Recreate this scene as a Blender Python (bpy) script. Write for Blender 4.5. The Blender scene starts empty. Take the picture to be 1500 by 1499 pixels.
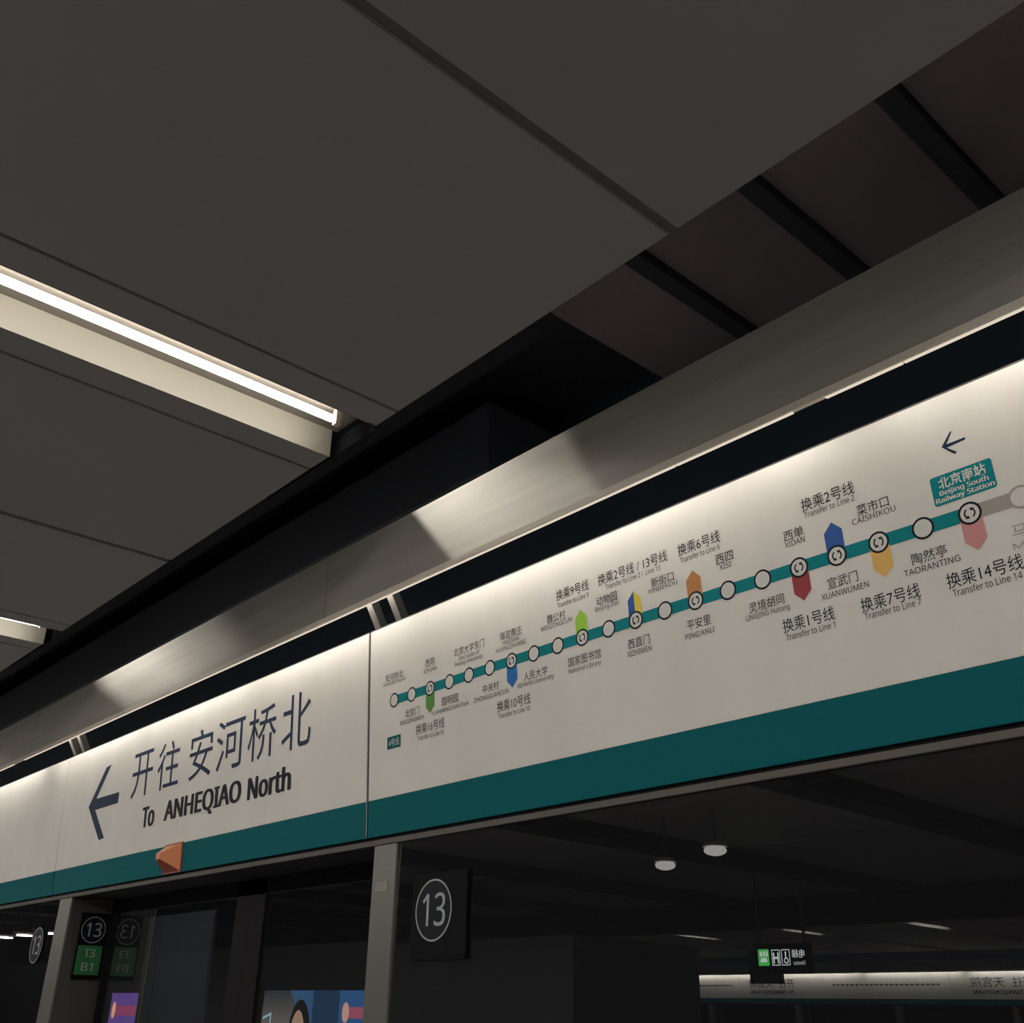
import bpy, bmesh, math, os, random
from mathutils import Matrix, Vector
random.seed(4)
PI = math.pi
scene = bpy.context.scene
COL = scene.collection

# ------------------------------------------------------------------ camera, world, exposure
EYE = 1.6                                   # camera height above the platform floor
cam_d = bpy.data.cameras.new('camera')
cam_d.sensor_width = 36.0
cam_d.lens = 36.0 * 1473.26 / 1500.0
cam_d.clip_start = 0.02
cam_d.clip_end = 300
cam = bpy.data.objects.new('camera', cam_d)
COL.objects.link(cam)
yaw, pitch, roll = map(math.radians, (-48.4389, 26.2113, 0.8287))
F = Vector((math.sin(yaw) * math.cos(pitch), math.cos(yaw) * math.cos(pitch), math.sin(pitch)))
Rt = Vector((math.cos(yaw), -math.sin(yaw), 0))
U = Rt.cross(F)
r_ = math.cos(roll) * Rt + math.sin(roll) * U
u_ = math.cos(roll) * U - math.sin(roll) * Rt
m = Matrix((r_, u_, -F)).transposed().to_4x4()
m.translation = Vector((0, 0, EYE))
cam.matrix_world = m
scene.camera = cam

world = bpy.data.worlds.new('world')
world.use_nodes = True
world.node_tree.nodes['Background'].inputs[0].default_value = (0.02, 0.022, 0.026, 1)
world.node_tree.nodes['Background'].inputs[1].default_value = 1.0
scene.world = world
vs = scene.view_settings
vs.view_transform = 'Standard'
vs.look = 'None'
vs.gamma = 1
vs.use_curve_mapping = False
vs.exposure = 0.07
TUBE = 22.0          # emission of the ceiling tubes
HEADER_TUBE = 17.0   # emission of the tubes over the signs

# ------------------------------------------------------------------ materials
def srgb(r, g, b):
    f = lambda c: (c / 255 / 12.92) if c / 255 <= 0.04045 else ((c / 255 + 0.055) / 1.055) ** 2.4
    return (f(r), f(g), f(b), 1)

def principled(name, col, rough=0.5, metal=0.0, spec=0.5, emit=None, estr=0.0,
               noise=None, bump=None):
    mt = bpy.data.materials.new(name)
    mt.use_nodes = True
    nt = mt.node_tree
    b = nt.nodes['Principled BSDF']
    col = tuple(col[:3]) + (1,)
    b.inputs['Base Color'].default_value = col
    b.inputs['Roughness'].default_value = rough
    b.inputs['Metallic'].default_value = metal
    b.inputs['Specular IOR Level'].default_value = spec
    if emit is not None:
        b.inputs['Emission Color'].default_value = tuple(emit[:3]) + (1,)
        b.inputs['Emission Strength'].default_value = estr
    if noise or bump:
        tc = nt.nodes.new('ShaderNodeTexCoord')
        mp = nt.nodes.new('ShaderNodeMapping')
        nt.links.new(tc.outputs['Object'], mp.inputs['Vector'])
    if noise:                                # (scale xyz, amount)
        sc, amt = noise
        mp.inputs['Scale'].default_value = sc
        n = nt.nodes.new('ShaderNodeTexNoise')
        n.inputs['Scale'].default_value = 1.0
        n.inputs['Detail'].default_value = 5
        nt.links.new(mp.outputs['Vector'], n.inputs['Vector'])
        r = nt.nodes.new('ShaderNodeValToRGB')
        r.color_ramp.elements[0].position = 0.3
        r.color_ramp.elements[1].position = 0.7
        r.color_ramp.elements[0].color = tuple(c * (1 - amt) for c in col[:3]) + (1,)
        r.color_ramp.elements[1].color = tuple(min(1, c * (1 + amt)) for c in col[:3]) + (1,)
        nt.links.new(n.outputs['Fac'], r.inputs['Fac'])
        nt.links.new(r.outputs['Color'], b.inputs['Base Color'])
    if bump:                                 # (scale xyz, strength, distance)
        sc, st, dist = bump
        mp2 = nt.nodes.new('ShaderNodeMapping')
        mp2.inputs['Scale'].default_value = sc
        nt.links.new(tc.outputs['Object'], mp2.inputs['Vector'])
        n2 = nt.nodes.new('ShaderNodeTexNoise')
        n2.inputs['Scale'].default_value = 1.0
        n2.inputs['Detail'].default_value = 3
        nt.links.new(mp2.outputs['Vector'], n2.inputs['Vector'])
        bp = nt.nodes.new('ShaderNodeBump')
        bp.inputs['Strength'].default_value = st
        bp.inputs['Distance'].default_value = dist
        nt.links.new(n2.outputs['Fac'], bp.inputs['Height'])
        nt.links.new(bp.outputs['Normal'], b.inputs['Normal'])
    return mt

def emitter(name, col, st):
    mt = bpy.data.materials.new(name)
    mt.use_nodes = True
    nt = mt.node_tree
    nt.nodes.clear()
    e = nt.nodes.new('ShaderNodeEmission')
    e.inputs[0].default_value = tuple(col[:3]) + (1,)
    e.inputs[1].default_value = st
    o = nt.nodes.new('ShaderNodeOutputMaterial')
    nt.links.new(e.outputs[0], o.inputs[0])
    return mt

def glass(name, reflect, tint):
    mt = bpy.data.materials.new(name)
    mt.use_nodes = True
    nt = mt.node_tree
    nt.nodes.clear()
    t = nt.nodes.new('ShaderNodeBsdfTransparent')
    t.inputs[0].default_value = tint
    g = nt.nodes.new('ShaderNodeBsdfGlossy')
    g.inputs['Roughness'].default_value = 0.0
    g.inputs[0].default_value = (0.95, 0.97, 0.97, 1)
    lw = nt.nodes.new('ShaderNodeLayerWeight')
    lw.inputs['Blend'].default_value = 0.25
    ma = nt.nodes.new('ShaderNodeMath')
    ma.operation = 'MULTIPLY_ADD'
    ma.inputs[1].default_value = 0.5
    ma.inputs[2].default_value = reflect
    nt.links.new(lw.outputs['Fresnel'], ma.inputs[0])
    mx = nt.nodes.new('ShaderNodeMixShader')
    nt.links.new(ma.outputs[0], mx.inputs[0])
    nt.links.new(t.outputs[0], mx.inputs[1])
    nt.links.new(g.outputs[0], mx.inputs[2])
    o = nt.nodes.new('ShaderNodeOutputMaterial')
    df = nt.nodes.new('ShaderNodeBsdfDiffuse')          # painted haze: a little diffuse lifts the dark panes
    df.inputs[0].default_value = (0.5, 0.52, 0.56, 1)
    m2 = nt.nodes.new('ShaderNodeMixShader')
    m2.inputs[0].default_value = 0.022
    nt.links.new(mx.outputs[0], m2.inputs[1])
    nt.links.new(df.outputs[0], m2.inputs[2])
    nt.links.new(m2.outputs[0], o.inputs[0])
    return mt

M = {}
M['white'] = principled('sign_white_enamel', (0.86, 0.835, 0.775), 0.42, noise=((5, 5, 1.6), 0.035))
M['teal'] = principled('sign_teal_enamel', (0.009, 0.150, 0.168), 0.6, spec=0.05)
M['line'] = principled('print_teal', (0.007, 0.265, 0.29), 0.6, spec=0.1)
M['navy'] = principled('print_navy', (0.018, 0.036, 0.085), 0.5, spec=0.15)
M['ink'] = principled('print_black', (0.014, 0.016, 0.024), 0.5, spec=0.15)
M['inkgrey'] = principled('print_grey', (0.44, 0.40, 0.36), 0.5)
M['inkwhite'] = principled('print_white', (0.80, 0.78, 0.73), 0.45)
M['c16'] = principled('print_green', srgb(96, 160, 60), 0.45)
M['c10'] = principled('print_sky_blue', srgb(0, 120, 200), 0.45)
M['c9'] = principled('print_lime', srgb(165, 220, 60), 0.45)
M['c2'] = principled('print_blue', srgb(10, 88, 172), 0.45)
M['c13'] = principled('print_yellow', srgb(245, 225, 60), 0.45)
M['c6'] = principled('print_orange', srgb(205, 135, 60), 0.45)
M['c1'] = principled('print_crimson', srgb(165, 36, 48), 0.45)
M['c7'] = principled('print_gold', srgb(245, 195, 100), 0.45)
M['c14'] = principled('print_pink', srgb(220, 150, 148), 0.45)
M['steel'] = principled('brushed_steel', (0.20, 0.19, 0.175), 0.42, metal=0.6, bump=((160, 160, 1.5), 0.04, 0.0006))
M['fascia'] = principled('brushed_steel_fascia', (0.52, 0.50, 0.455), 0.63, metal=0.8, noise=((1.2, 9, 26), 0.08),
                         bump=((5, 60, 420), 0.10, 0.002))
M['steeldark'] = principled('dark_grey_metal', (0.085, 0.082, 0.08), 0.5, metal=0.3)
M['joist'] = principled('bracket_shaded_sides', (0.05, 0.048, 0.046), 0.6)  # bracket sides: their shade is put into this darker colour
M['strip'] = principled('dull_steel_strip', (0.17, 0.15, 0.135), 0.5, metal=0.5)
M['trim'] = principled('header_trim_steel', (0.26, 0.24, 0.22), 0.4, metal=0.7)
M['cream'] = principled('cream_enamel', (0.215, 0.197, 0.155), 0.5)
M['taupe'] = principled('taupe_reflector', (0.12, 0.105, 0.085), 0.45)
M['fill_lamp'] = emitter('fill_lamp_diffuser', (1.0, 0.965, 0.915), 14.0)  # glow of the added fill lamps
M['lip'] = principled('lip_enamel', (0.82, 0.74, 0.63), 0.5)
M['ceil'] = principled('ceiling_panel_grey', (0.225, 0.208, 0.215), 0.5, noise=((0.7, 0.7, 0.7), 0.08))
M['black'] = principled('matt_black', (0.014, 0.015, 0.018), 0.8, spec=0.2)
M['recess'] = principled('blue_black_paint', (0.016, 0.024, 0.036), 0.8, spec=0.2)
M['ceiljoint'] = principled('ceiling_joint_grey', (0.085, 0.078, 0.078), 0.7)
M['deck'] = principled('maroon_grey_deck', (0.085, 0.066, 0.076), 0.75, noise=((1.5, 1.5, 1.5), 0.2))
M['duct'] = principled('dark_duct_wrap', (0.014, 0.018, 0.024), 0.7)
M['floor'] = principled('polished_granite', (0.34, 0.33, 0.31), 0.3, noise=((3, 3, 3), 0.1))
M['wall'] = principled('dark_wall_cladding', (0.05, 0.05, 0.052), 0.5)
M['rubber'] = principled('black_stile', (0.007, 0.007, 0.008), 0.6, spec=0.15)
M['glass'] = glass('screen_glass', 0.27, (0.50, 0.54, 0.55, 1))
M['orange'] = principled('orange_plastic', (0.85, 0.30, 0.12), 0.35)
M['amber'] = principled('red_plastic', (0.35, 0.05, 0.03), 0.35)
M['green'] = principled('print_exit_green', (0.03, 0.20, 0.055), 0.45)
M['plate'] = principled('black_plate', (0.004, 0.005, 0.006), 0.6, spec=0.1)
M['roundel'] = principled('roundel_navy', (0.008, 0.014, 0.020), 0.5, spec=0.15)
M['digit'] = principled('grey_white_print', (0.42, 0.42, 0.41), 0.45)
M['tube'] = emitter('fluorescent_tube', (1.0, 0.955, 0.905), TUBE)
M['htube'] = emitter('header_tube', (1.0, 0.95, 0.88), HEADER_TUBE)
M['diffuser'] = emitter('lamp_diffuser_edge', (1.0, 0.86, 0.70), 0.70)
M['cap'] = principled('lamp_holder', (0.55, 0.50, 0.44), 0.5)
M['lit_green'] = emitter('backlit_green', (0.12, 0.85, 0.16), 1.1)
M['lit_white'] = emitter('backlit_white', (0.95, 1.0, 0.98), 1.3)

# ------------------------------------------------------------------ mesh helpers
def mesh_obj(name, verts, faces, mat, parent=None, mats=None, midx=None, smooth=False):
    me = bpy.data.meshes.new(name)
    me.from_pydata(verts, [], faces)
    for mt in (mats or [mat]):
        me.materials.append(mt)
    if midx:
        for p, i in zip(me.polygons, midx):
            p.material_index = i
    if smooth:
        for p in me.polygons:
            p.use_smooth = True
    me.update()
    o = bpy.data.objects.new(name, me)
    COL.objects.link(o)
    if parent:
        o.parent = parent
    return o

def bm_obj(name, bm, mat, parent=None):
    bmesh.ops.recalc_face_normals(bm, faces=bm.faces)
    me = bpy.data.meshes.new(name)
    bm.to_mesh(me)
    bm.free()
    me.materials.append(mat)
    o = bpy.data.objects.new(name, me)
    COL.objects.link(o)
    if parent:
        o.parent = parent
    return o

def add_box(bm, x0, x1, y0, y1, z0, z1, bev=0.0):
    r = bmesh.ops.create_cube(bm, size=1.0)
    vs_ = r['verts']
    for v in vs_:
        v.co = Vector(((x0 + x1) / 2 + v.co.x * (x1 - x0), (y0 + y1) / 2 + v.co.y * (y1 - y0),
                       (z0 + z1) / 2 + v.co.z * (z1 - z0)))
    if bev:
        es = list({e for v in vs_ for e in v.link_edges})
        bmesh.ops.bevel(bm, geom=es, offset=bev, segments=2, affect='EDGES', profile=0.6)

def box(name, x0, x1, y0, y1, z0, z1, mat, parent=None, bev=0.0):
    bm = bmesh.new()
    add_box(bm, min(x0, x1), max(x0, x1), min(y0, y1), max(y0, y1), min(z0, z1), max(z0, z1), bev)
    return bm_obj(name, bm, mat, parent)

def boxes(name, lst, mat, parent=None, bev=0.0):
    bm = bmesh.new()
    for b in lst:
        add_box(bm, *b, bev)
    return bm_obj(name, bm, mat, parent)

def prism(name, poly, x0, x1, mat, parent=None):
    """poly of (y,z) extruded along x"""
    n = len(poly)
    v = [(x0, y, z) for y, z in poly] + [(x1, y, z) for y, z in poly]
    f = [tuple(range(n)), tuple(range(2 * n - 1, n - 1, -1))]
    f += [(i, i + n, (i + 1) % n + n, (i + 1) % n) for i in range(n)]
    bm = bmesh.new()
    vv = [bm.verts.new(c) for c in v]
    for q in f:
        bm.faces.new([vv[i] for i in q])
    return bm_obj(name, bm, mat, parent)

def tube_y(name, x, z, r, y0, y1, mat, parent=None, n=10):
    bm = bmesh.new()
    rows = []
    L = y1 - y0
    for (y, rr) in ((y0, 0.55 * r), (y0 + 0.5 * r, r), (y1 - 0.5 * r, r), (y1, 0.55 * r)):
        rows.append([bm.verts.new((x + rr * math.cos(2 * PI * k / n), y, z + rr * math.sin(2 * PI * k / n))) for k in range(n)])
    for a, b in zip(rows[:-1], rows[1:]):
        for k in range(n):
            bm.faces.new((a[k], a[(k + 1) % n], b[(k + 1) % n], b[k]))
    bm.faces.new(rows[0])
    bm.faces.new(rows[-1][::-1])
    o = bm_obj(name, bm, mat, parent)
    for p in o.data.polygons:
        p.use_smooth = True
    return o

def tube_x(name, y, z, r, x0, x1, mat, parent=None, n=8):
    bm = bmesh.new()
    rows = []
    for x in (x0, x1):
        rows.append([bm.verts.new((x, y + r * math.cos(2 * PI * k / n), z + r * math.sin(2 * PI * k / n))) for k in range(n)])
    for k in range(n):
        bm.faces.new((rows[0][k], rows[0][(k + 1) % n], rows[1][(k + 1) % n], rows[1][k]))
    bm.faces.new(rows[0]); bm.faces.new(rows[1][::-1])
    return bm_obj(name, bm, mat, parent)

def empty(name, loc, rot=(0, 0, 0)):
    o = bpy.data.objects.new(name, None)
    o.empty_display_size = 0.1
    COL.objects.link(o)
    o.location = loc
    o.rotation_euler = rot
    return o

def tag(o, label=None, cat=None, group=None, kind=None):
    if label: o['label'] = label
    if cat: o['category'] = cat
    if group: o['group'] = group
    if kind: o['kind'] = kind
    return o

def copy_tree(o, parent=None):
    c = o.copy()
    COL.objects.link(c)
    c.parent = parent
    for ch in list(o.children):
        copy_tree(ch, c)
    return c

# flat prints live in the local XZ plane of a sign (x right, z up, viewer at -y)
def flat(name, polys, y, mat, parent, t=0.0):
    v, f = [], []
    for p in polys:
        b = len(v)
        v += [(a, y, c) for a, c in p]
        f.append(tuple(range(b, b + len(p))))
    o = mesh_obj(name, v, f, mat, parent)
    bm = bmesh.new(); bm.from_mesh(o.data)
    for fc in bm.faces:
        fc.normal_update()
        if fc.normal.y > 0:
            fc.normal_flip()
    bm.to_mesh(o.data); bm.free()
    return o

def disc_pts(cx, cz, rx, rz=None, n=40, a0=0.0):
    rz = rz or rx
    return [(cx + rx * math.cos(a0 + 2 * PI * k / n), cz + rz * math.sin(a0 + 2 * PI * k / n)) for k in range(n)]

def ring(name, cx, cz, r0, r1, y, mat, parent, n=40):
    polys = []
    for k in range(n):
        a, b = 2 * PI * k / n, 2 * PI * (k + 1) / n
        polys.append([(cx + r0 * math.cos(a), cz + r0 * math.sin(a)), (cx + r1 * math.cos(a), cz + r1 * math.sin(a)),
                      (cx + r1 * math.cos(b), cz + r1 * math.sin(b)), (cx + r0 * math.cos(b), cz + r0 * math.sin(b))])
    return flat(name, polys, y, mat, parent)

FONT = None
try:
    fp = os.path.join(bpy.utils.system_resource('DATAFILES'), 'fonts', 'NotoSansHebrew-Regular.woff2')
    if os.path.exists(fp):
        FONT = bpy.data.fonts.load(fp)
except Exception:
    FONT = None

def text(name, body, x0, x1, z0, z1, y, mat, parent, bold=0.0, latin=False, spacing=1.0, strokes=None):
    """lettering fitted to the rectangle x0..x1, z0..z1"""
    cu = bpy.data.curves.new('lettering', 'FONT')
    cu.body = body
    if latin and FONT:
        cu.font = FONT
    cu.size = 1.0
    cu.resolution_u = 3
    cu.offset = bold
    cu.space_character = spacing
    to = bpy.data.objects.new('lettering', cu)
    COL.objects.link(to)
    bpy.context.view_layer.update()
    me = bpy.data.meshes.new_from_object(to)
    bpy.data.objects.remove(to)
    bpy.data.curves.remove(cu)
    if strokes:
        bb = bmesh.new()
        for q_, (dx, dy) in enumerate(strokes):
            m2 = me.copy()
            for v in m2.vertices: v.co.x += dx; v.co.y += dy; v.co.z = q_ * 0.00008
            bb.from_mesh(m2); bpy.data.meshes.remove(m2)
        bb.to_mesh(me); bb.free()
    xs = [v.co.x for v in me.vertices]; ys = [v.co.y for v in me.vertices]
    ax, bx_, ay, by = min(xs), max(xs), min(ys), max(ys)
    for v in me.vertices:
        px = x0 + (v.co.x - ax) / (bx_ - ax) * (x1 - x0)
        pz = z0 + (v.co.y - ay) / (by - ay) * (z1 - z0)
        v.co = (px, y - v.co.z, pz)
    me.materials.clear()
    me.materials.append(mat)
    me.name = name
    o = bpy.data.objects.new(name, me)
    COL.objects.link(o)
    o.parent = parent
    return o

Z = lambda v: v + EYE       # heights below are measured from eye level

# ------------------------------------------------------------------ calibrated ray helper (used only to read plane positions)
def ray(px, py):
    return F + r_ * ((px - 750) / 1473.26) - u_ * ((py - 749.5) / 1473.26)
SA = Vector((0, 2.1, 0.530)); SU = Vector((0, -0.055, 0.756)).normalized(); SN = Vector((1, 0, 0)).cross(SU)
def on_sign(px, py):
    d = ray(px, py)
    P = d * (SA.dot(SN) / d.dot(SN))
    return P.x, (P - SA).dot(SU)
def on_sign_span(xl, xr, yc):
    """left and right ends and centre height of a line of print centred at yc"""
    xc = (xl + xr) / 2
    sl = (yc - 1453.7) / (xc + 716.3)
    a = on_sign(xl, yc + sl * (xl - xc)); b = on_sign(xr, yc + sl * (xr - xc))
    return a[0], b[0], on_sign(xc, yc)[1]

# ------------------------------------------------------------------ structure: floor, walls, voids
XL, XR = -38.0, 13.0
YO = -22.8                              # plane of the opposite screen doors
tag(box('floor', XL, XR, YO - 0.3, 2.4, -0.12, 0, M['floor']), kind='structure')
tag(box('wall_left', XL - 0.2, XL, YO - 4, 7.0, -1.2, 4.8, M['wall']), kind='structure')
tag(box('wall_right', XR, XR + 0.2, YO - 4, 7.0, -1.2, 4.8, M['wall']), kind='structure')
tag(box('wall_front', XL, XR, 6.4, 6.6, -1.2, 4.8, M['recess']), kind='structure')
tag(box('wall_back', XL, XR, YO - 4, YO - 3.8, -1.2, 4.8, M['recess']), kind='structure')
tag(box('track_bed', XL, XR, 2.4, 6.4, -1.3, -1.2, M['wall']), kind='structure')

# void over the platform edge: dark deck with joists
deck = empty('ceiling_void', (0, 0, 0)); tag(deck, kind='structure')
box('backing', XL, XR, 0.6, 6.4, Z(2.55), Z(2.62), M['black'], deck)
xs = [-1.34 + 0.48 * k for k in range(-1, 12)]
xs = [-1.565 - 0.485 * k + 0.485 * 4 for k in range(0, 22)]
for k, xc in enumerate(xs):
    if xc < -2.3: continue
    box('deck_panel', xc - 0.205, xc + 0.205, 1.5, 2.95, Z(2.40), Z(2.42), M['deck'], deck)
    box('joist', xc + 0.21, xc + 0.275, 1.2, 2.95, Z(2.36), Z(2.50), M['black'], deck)
box('void_wall', XL, XR, 2.95, 3.0, Z(0.5), Z(2.55), M['recess'], deck)
box('duct', -30, -2.75, 2.30, 2.80, Z(1.95), Z(2.28), M['duct'], deck, 0.01)
for k in range(12):
    if k < 99: continue
    box('duct_flange', -3.3 - 1.2 * k, -3.26 - 1.2 * k, 2.27, 2.83, Z(1.92), Z(2.31), M['duct'], deck)

# ------------------------------------------------------------------ ceiling panels
PITCH = 2.63
XT = -2.41
ceil = empty('ceiling', (0, 0, Z(1.6))); tag(ceil, kind='structure')
def panel_mesh(w, d):
    bm = bmesh.new()
    add_box(bm, -w / 2, w / 2, -d / 2, d / 2, 0, 0.03, 0.0)
    es = [e for e in bm.edges if all(v.co.z < 0.001 for v in e.verts)]
    bmesh.ops.bevel(bm, geom=es, offset=0.003, segments=2, affect='EDGES')
    bmesh.ops.recalc_face_normals(bm, faces=bm.faces)
    me = bpy.data.meshes.new('ceiling_panel'); bm.to_mesh(me); bm.free()
    me.materials.append(M['ceil'])
    return me
zones = [(-2.05, 1.455), (-20.155, -13.2)]
for (ya, yb) in zones:
    wide = panel_mesh(1.052, yb - ya); nar = panel_mesh(0.111, yb - ya)
    ks = range(-9, 4)
    for k in ks:
        xc = XT + PITCH * k + (0 if ya > -5 else 0.95)
        for me, off in ((nar, 0.1885), (nar, -0.1885), (wide, 0.777), (wide, -0.777)):
            o = bpy.data.objects.new('ceiling_panel', me); COL.objects.link(o)
            o.parent = ceil; o.location = (xc + off, (ya + yb) / 2, 0)
        for jx in (xc - 0.2475, xc + 0.2475, xc + PITCH / 2):
            box('joint_strip', jx - 0.016, jx + 0.016, ya, yb - 0.004, 0.005, 0.031, M['ceiljoint'], ceil)
        box('backing', xc + 0.14, xc + PITCH - 0.14, ya, yb - 0.02, 0.032, 0.10, M['black'], ceil)
    box('backing', XL, XT - 9 * PITCH - 0.14, ya, yb, 0.032, 0.10, M['black'], ceil)
# raised centre of the platform ceiling
box('centre_slab', XL, XR, -13.2, -2.2, 0.55, 0.62, M['ceil'], ceil)
for y in (-2.08, -13.2):
    box('centre_upstand', XL, XR, y - 0.02, y + 0.02, 0.0, 0.6, M['black'], ceil)
for k in range(14):
    box('centre_beam', XL + 3.6 * k, XL + 3.6 * k + 0.35, -13.2, -2.2, 0.35, 0.55, M['black'], ceil)

# ------------------------------------------------------------------ trough lights
def trough(xc, ya, yb, ty0, ty1, label, group):
    t = empty('trough_light', (xc, 0, Z(1.6)))
    tag(t, label, 'ceiling light', group)
    h = 0.131
    box('side_plate', -h - 0.004, -h, ya, yb, 0.0, 0.10, M['cream'], t)
    box('side_plate', h, h + 0.004, ya, yb - 0.03, 0.0, 0.10, M['cream'], t)
    box('reflector', -h, h, ya, yb + 0.018, 0.10, 0.104, M['taupe'], t)
    box('end_plate', -h, h, ya - 0.004, ya, 0.0, 0.10, M['cream'], t)
    box('batten', -0.012, 0.012, ya, yb - 0.06, 0.092, 0.0999, M['taupe'], t)
    n = max(1, round((ty1 - ty0) / 1.5))
    L = (ty1 - ty0) / n
    for i in range(n):
        a, b = ty0 + i * L, ty0 + (i + 1) * L
        tube_y('tube', 0, 0.054, 0.0125, a + 0.02, b - 0.02, M['tube'], t)
        for y in (a + 0.008, b - 0.008):
            box('lamp_holder', -0.011, 0.011, y - 0.010, y + 0.010, 0.035, 0.095, M['cap'], t, 0.003)
    return t
LBL = {0: ('long ceiling trough light with bare white tube, the nearer and larger one', None),
       -1: ('farther ceiling trough light at left edge, only its cream side plate showing', None)}
for k in range(-9, 4):
    xc = XT + PITCH * k
    lab, g = LBL.get(k, ('ceiling trough light on this side of the platform, out of direct view', 'trough lights over the near platform edge'))
    trough(xc, -1.6, 1.455, -1.5, 1.40, lab, g)
for k in range(-9, 4):
    trough(XT + PITCH * k + 0.95, -16.2, -13.6, -15.0, -13.8, 'ceiling trough light near the far platform edge, seen as a dash in the glass',
           'trough lights over the far platform half')
for k in range(-8, 5):  # unseen row of lamps added as fill for the signs
    t = empty('fill_lamp', (XT + PITCH * (k + 0.5), -1.3, Z(1.50))); tag(t, 'added wide fill lamp hung behind the camera, out of direct view', 'ceiling light', 'added fill lamps behind the camera')
    box('diffuser', -1.2, 1.2, -0.14, 0.14, 0, 0.012, M['fill_lamp'], t)
    box('housing', -1.22, 1.22, -0.15, 0.15, 0.0121, 0.07, M['cap'], t, 0.004)
    boxes('hanger', [(-1.0, -0.99, -0.005, 0.005, 0.07, 0.7), (0.99, 1.0, -0.005, 0.005, 0.07, 0.7)], M['steeldark'], t)
# short lamps on the raised centre, seen only as dashes mirrored in the glass
for x in (-31.75, -30.2, -28.65):
    t = empty('batten_lamp', (x, -5.45, Z(1.63))); tag(t, 'short bright batten lamp mirrored as a dash in the left glass pane', 'ceiling light', 'batten lamps over the platform middle')
    tube_y('tube', 0, 0, 0.02, -0.2, 0.2, M['tube'], t)
    box('housing', -0.06, 0.06, -0.33, 0.33, 0.04, 0.09, M['cap'], t)
    boxes('rod', [(-0.008, 0.008, -0.2, -0.184, 0.09, 0.5), (-0.008, 0.008, 0.184, 0.2, 0.09, 0.5)], M['steeldark'], t)

def dome(x, y, z, r, label):
    t = empty('dome_lamp', (x, y, z)); tag(t, label, 'ceiling light')
    bm = bmesh.new()
    bmesh.ops.create_uvsphere(bm, u_segments=16, v_segments=8, radius=r)
    for v in bm.verts:
        v.co.z *= 0.45
    bm_obj('globe', bm, emitter('dome_glow', (1, 0.97, 0.9), 0.9), t)
    bm2 = bmesh.new(); bmesh.ops.create_cone(bm2, cap_ends=True, segments=16, radius1=r * 1.1, radius2=r * 0.9, depth=0.04)
    for v in bm2.verts: v.co.z += r * 0.45
    bm_obj('base', bm2, M['cap'], t)
    bm3 = bmesh.new(); add_box(bm3, -0.01, 0.01, -0.01, 0.01, r * 0.4, 2.15 + EYE - z)
    bm_obj('stem', bm3, M['steeldark'], t)
dome(-7.25, -5.3, Z(1.70), 0.13, 'round dome lamp mirrored as the brighter blob in the glass')
dome(-7.98, -5.3, Z(1.60), 0.12, 'small dome lamp mirrored as the fainter sliver in the glass')

# ------------------------------------------------------------------ steel fascia with lip
TILT = math.atan2(0.055, 0.756)
def fascia(name, x_edges, label):
    f = empty(name, (0, 1.85, Z(1.271)))
    tag(f, label, 'fascia')
    for a, b in zip(x_edges[:-1], x_edges[1:]):
        prism('fascia_panel', [(0.0, 0.0315), (-0.008, 0.281), (0.012, 0.281), (0.06, 0.285), (0.06, 0.278), (0.018, 0.27), (0.022, 0.0315)], a + 0.002, b - 0.002, M['fascia'], f)
    prism('lip', [(-0.006, 0.0090), (-0.006, 0.0288), (0.03, 0.0288), (0.03, 0.0245), (-0.0005, 0.0230), (-0.0005, 0.0090)], x_edges[0], x_edges[-1], M['lip'], f)
    return f
fascia('steel_fascia', [-19.2, -16.0, -12.8, -9.6, -6.33, -3.145, 0.05, 3.25, 6.4], 'brushed steel fascia of long panels above the white signs, cream lip below')

# luminaires hidden behind the lip, lighting the signs
segs = [(-19.0, -14.2), (-14.15, -10.6), (-10.55, -7.75), (-7.70, -6.62), (-6.44, -5.20), (-5.195, -4.0), (-3.995, -2.79), (-2.785, -1.450),
        (-1.445, -1.088), (-0.998, -0.806), (-0.802, 0.9), (0.95, 3.4), (3.45, 6.2)]
for i, (a, b) in enumerate(segs):
    if b < -7.72 or a > 0.0:
        lab, g = 'slim strip light along the fascia lip, out of direct view', 'strip lights out of direct view'
    else:
        g = 'strip lights along the lip'
        lab = {3: 'strip light under the lip above the leftmost white panel', 4: 'strip light under the lip above the big arrow',
               5: 'strip light under the lip above the large Chinese lettering', 6: 'strip light under the lip by the central hanger brackets',
               7: 'strip light under the lip above the left part of the route map', 8: 'short strip light under the lip left of the notch',
               9: 'shortest strip light under the lip right of the notch', 10: 'strip light under the lip at the right edge of the picture'}[i]
    t = empty('strip_light', ((a + b) / 2, 1.85, Z(1.271)))
    tag(t, lab, 'strip light', g)
    h = (b - a) / 2
    box('diffuser', -h, h, -0.0003, 0.0105, 0.0085, 0.0125, M['diffuser'], t)
    box('housing', -h, h, 0.0, 0.0108, 0.0127, 0.0225, M['cream'], t)
    box('carrier', -h, h, 0.019, 0.022, 0.0255, 0.10, M['cap'], t)
    hh = h - 0.035 if h > 0.3 else h - 0.01
    tube_x('tube', 0.085, 0.092, 0.009, -hh, hh, M['htube'], t)
    boxes('tube_clip', [(-hh - 0.012, -hh, 0.022, 0.10, 0.08, 0.104), (hh, hh + 0.012, 0.022, 0.10, 0.08, 0.104)], M['cap'], t)

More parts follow.
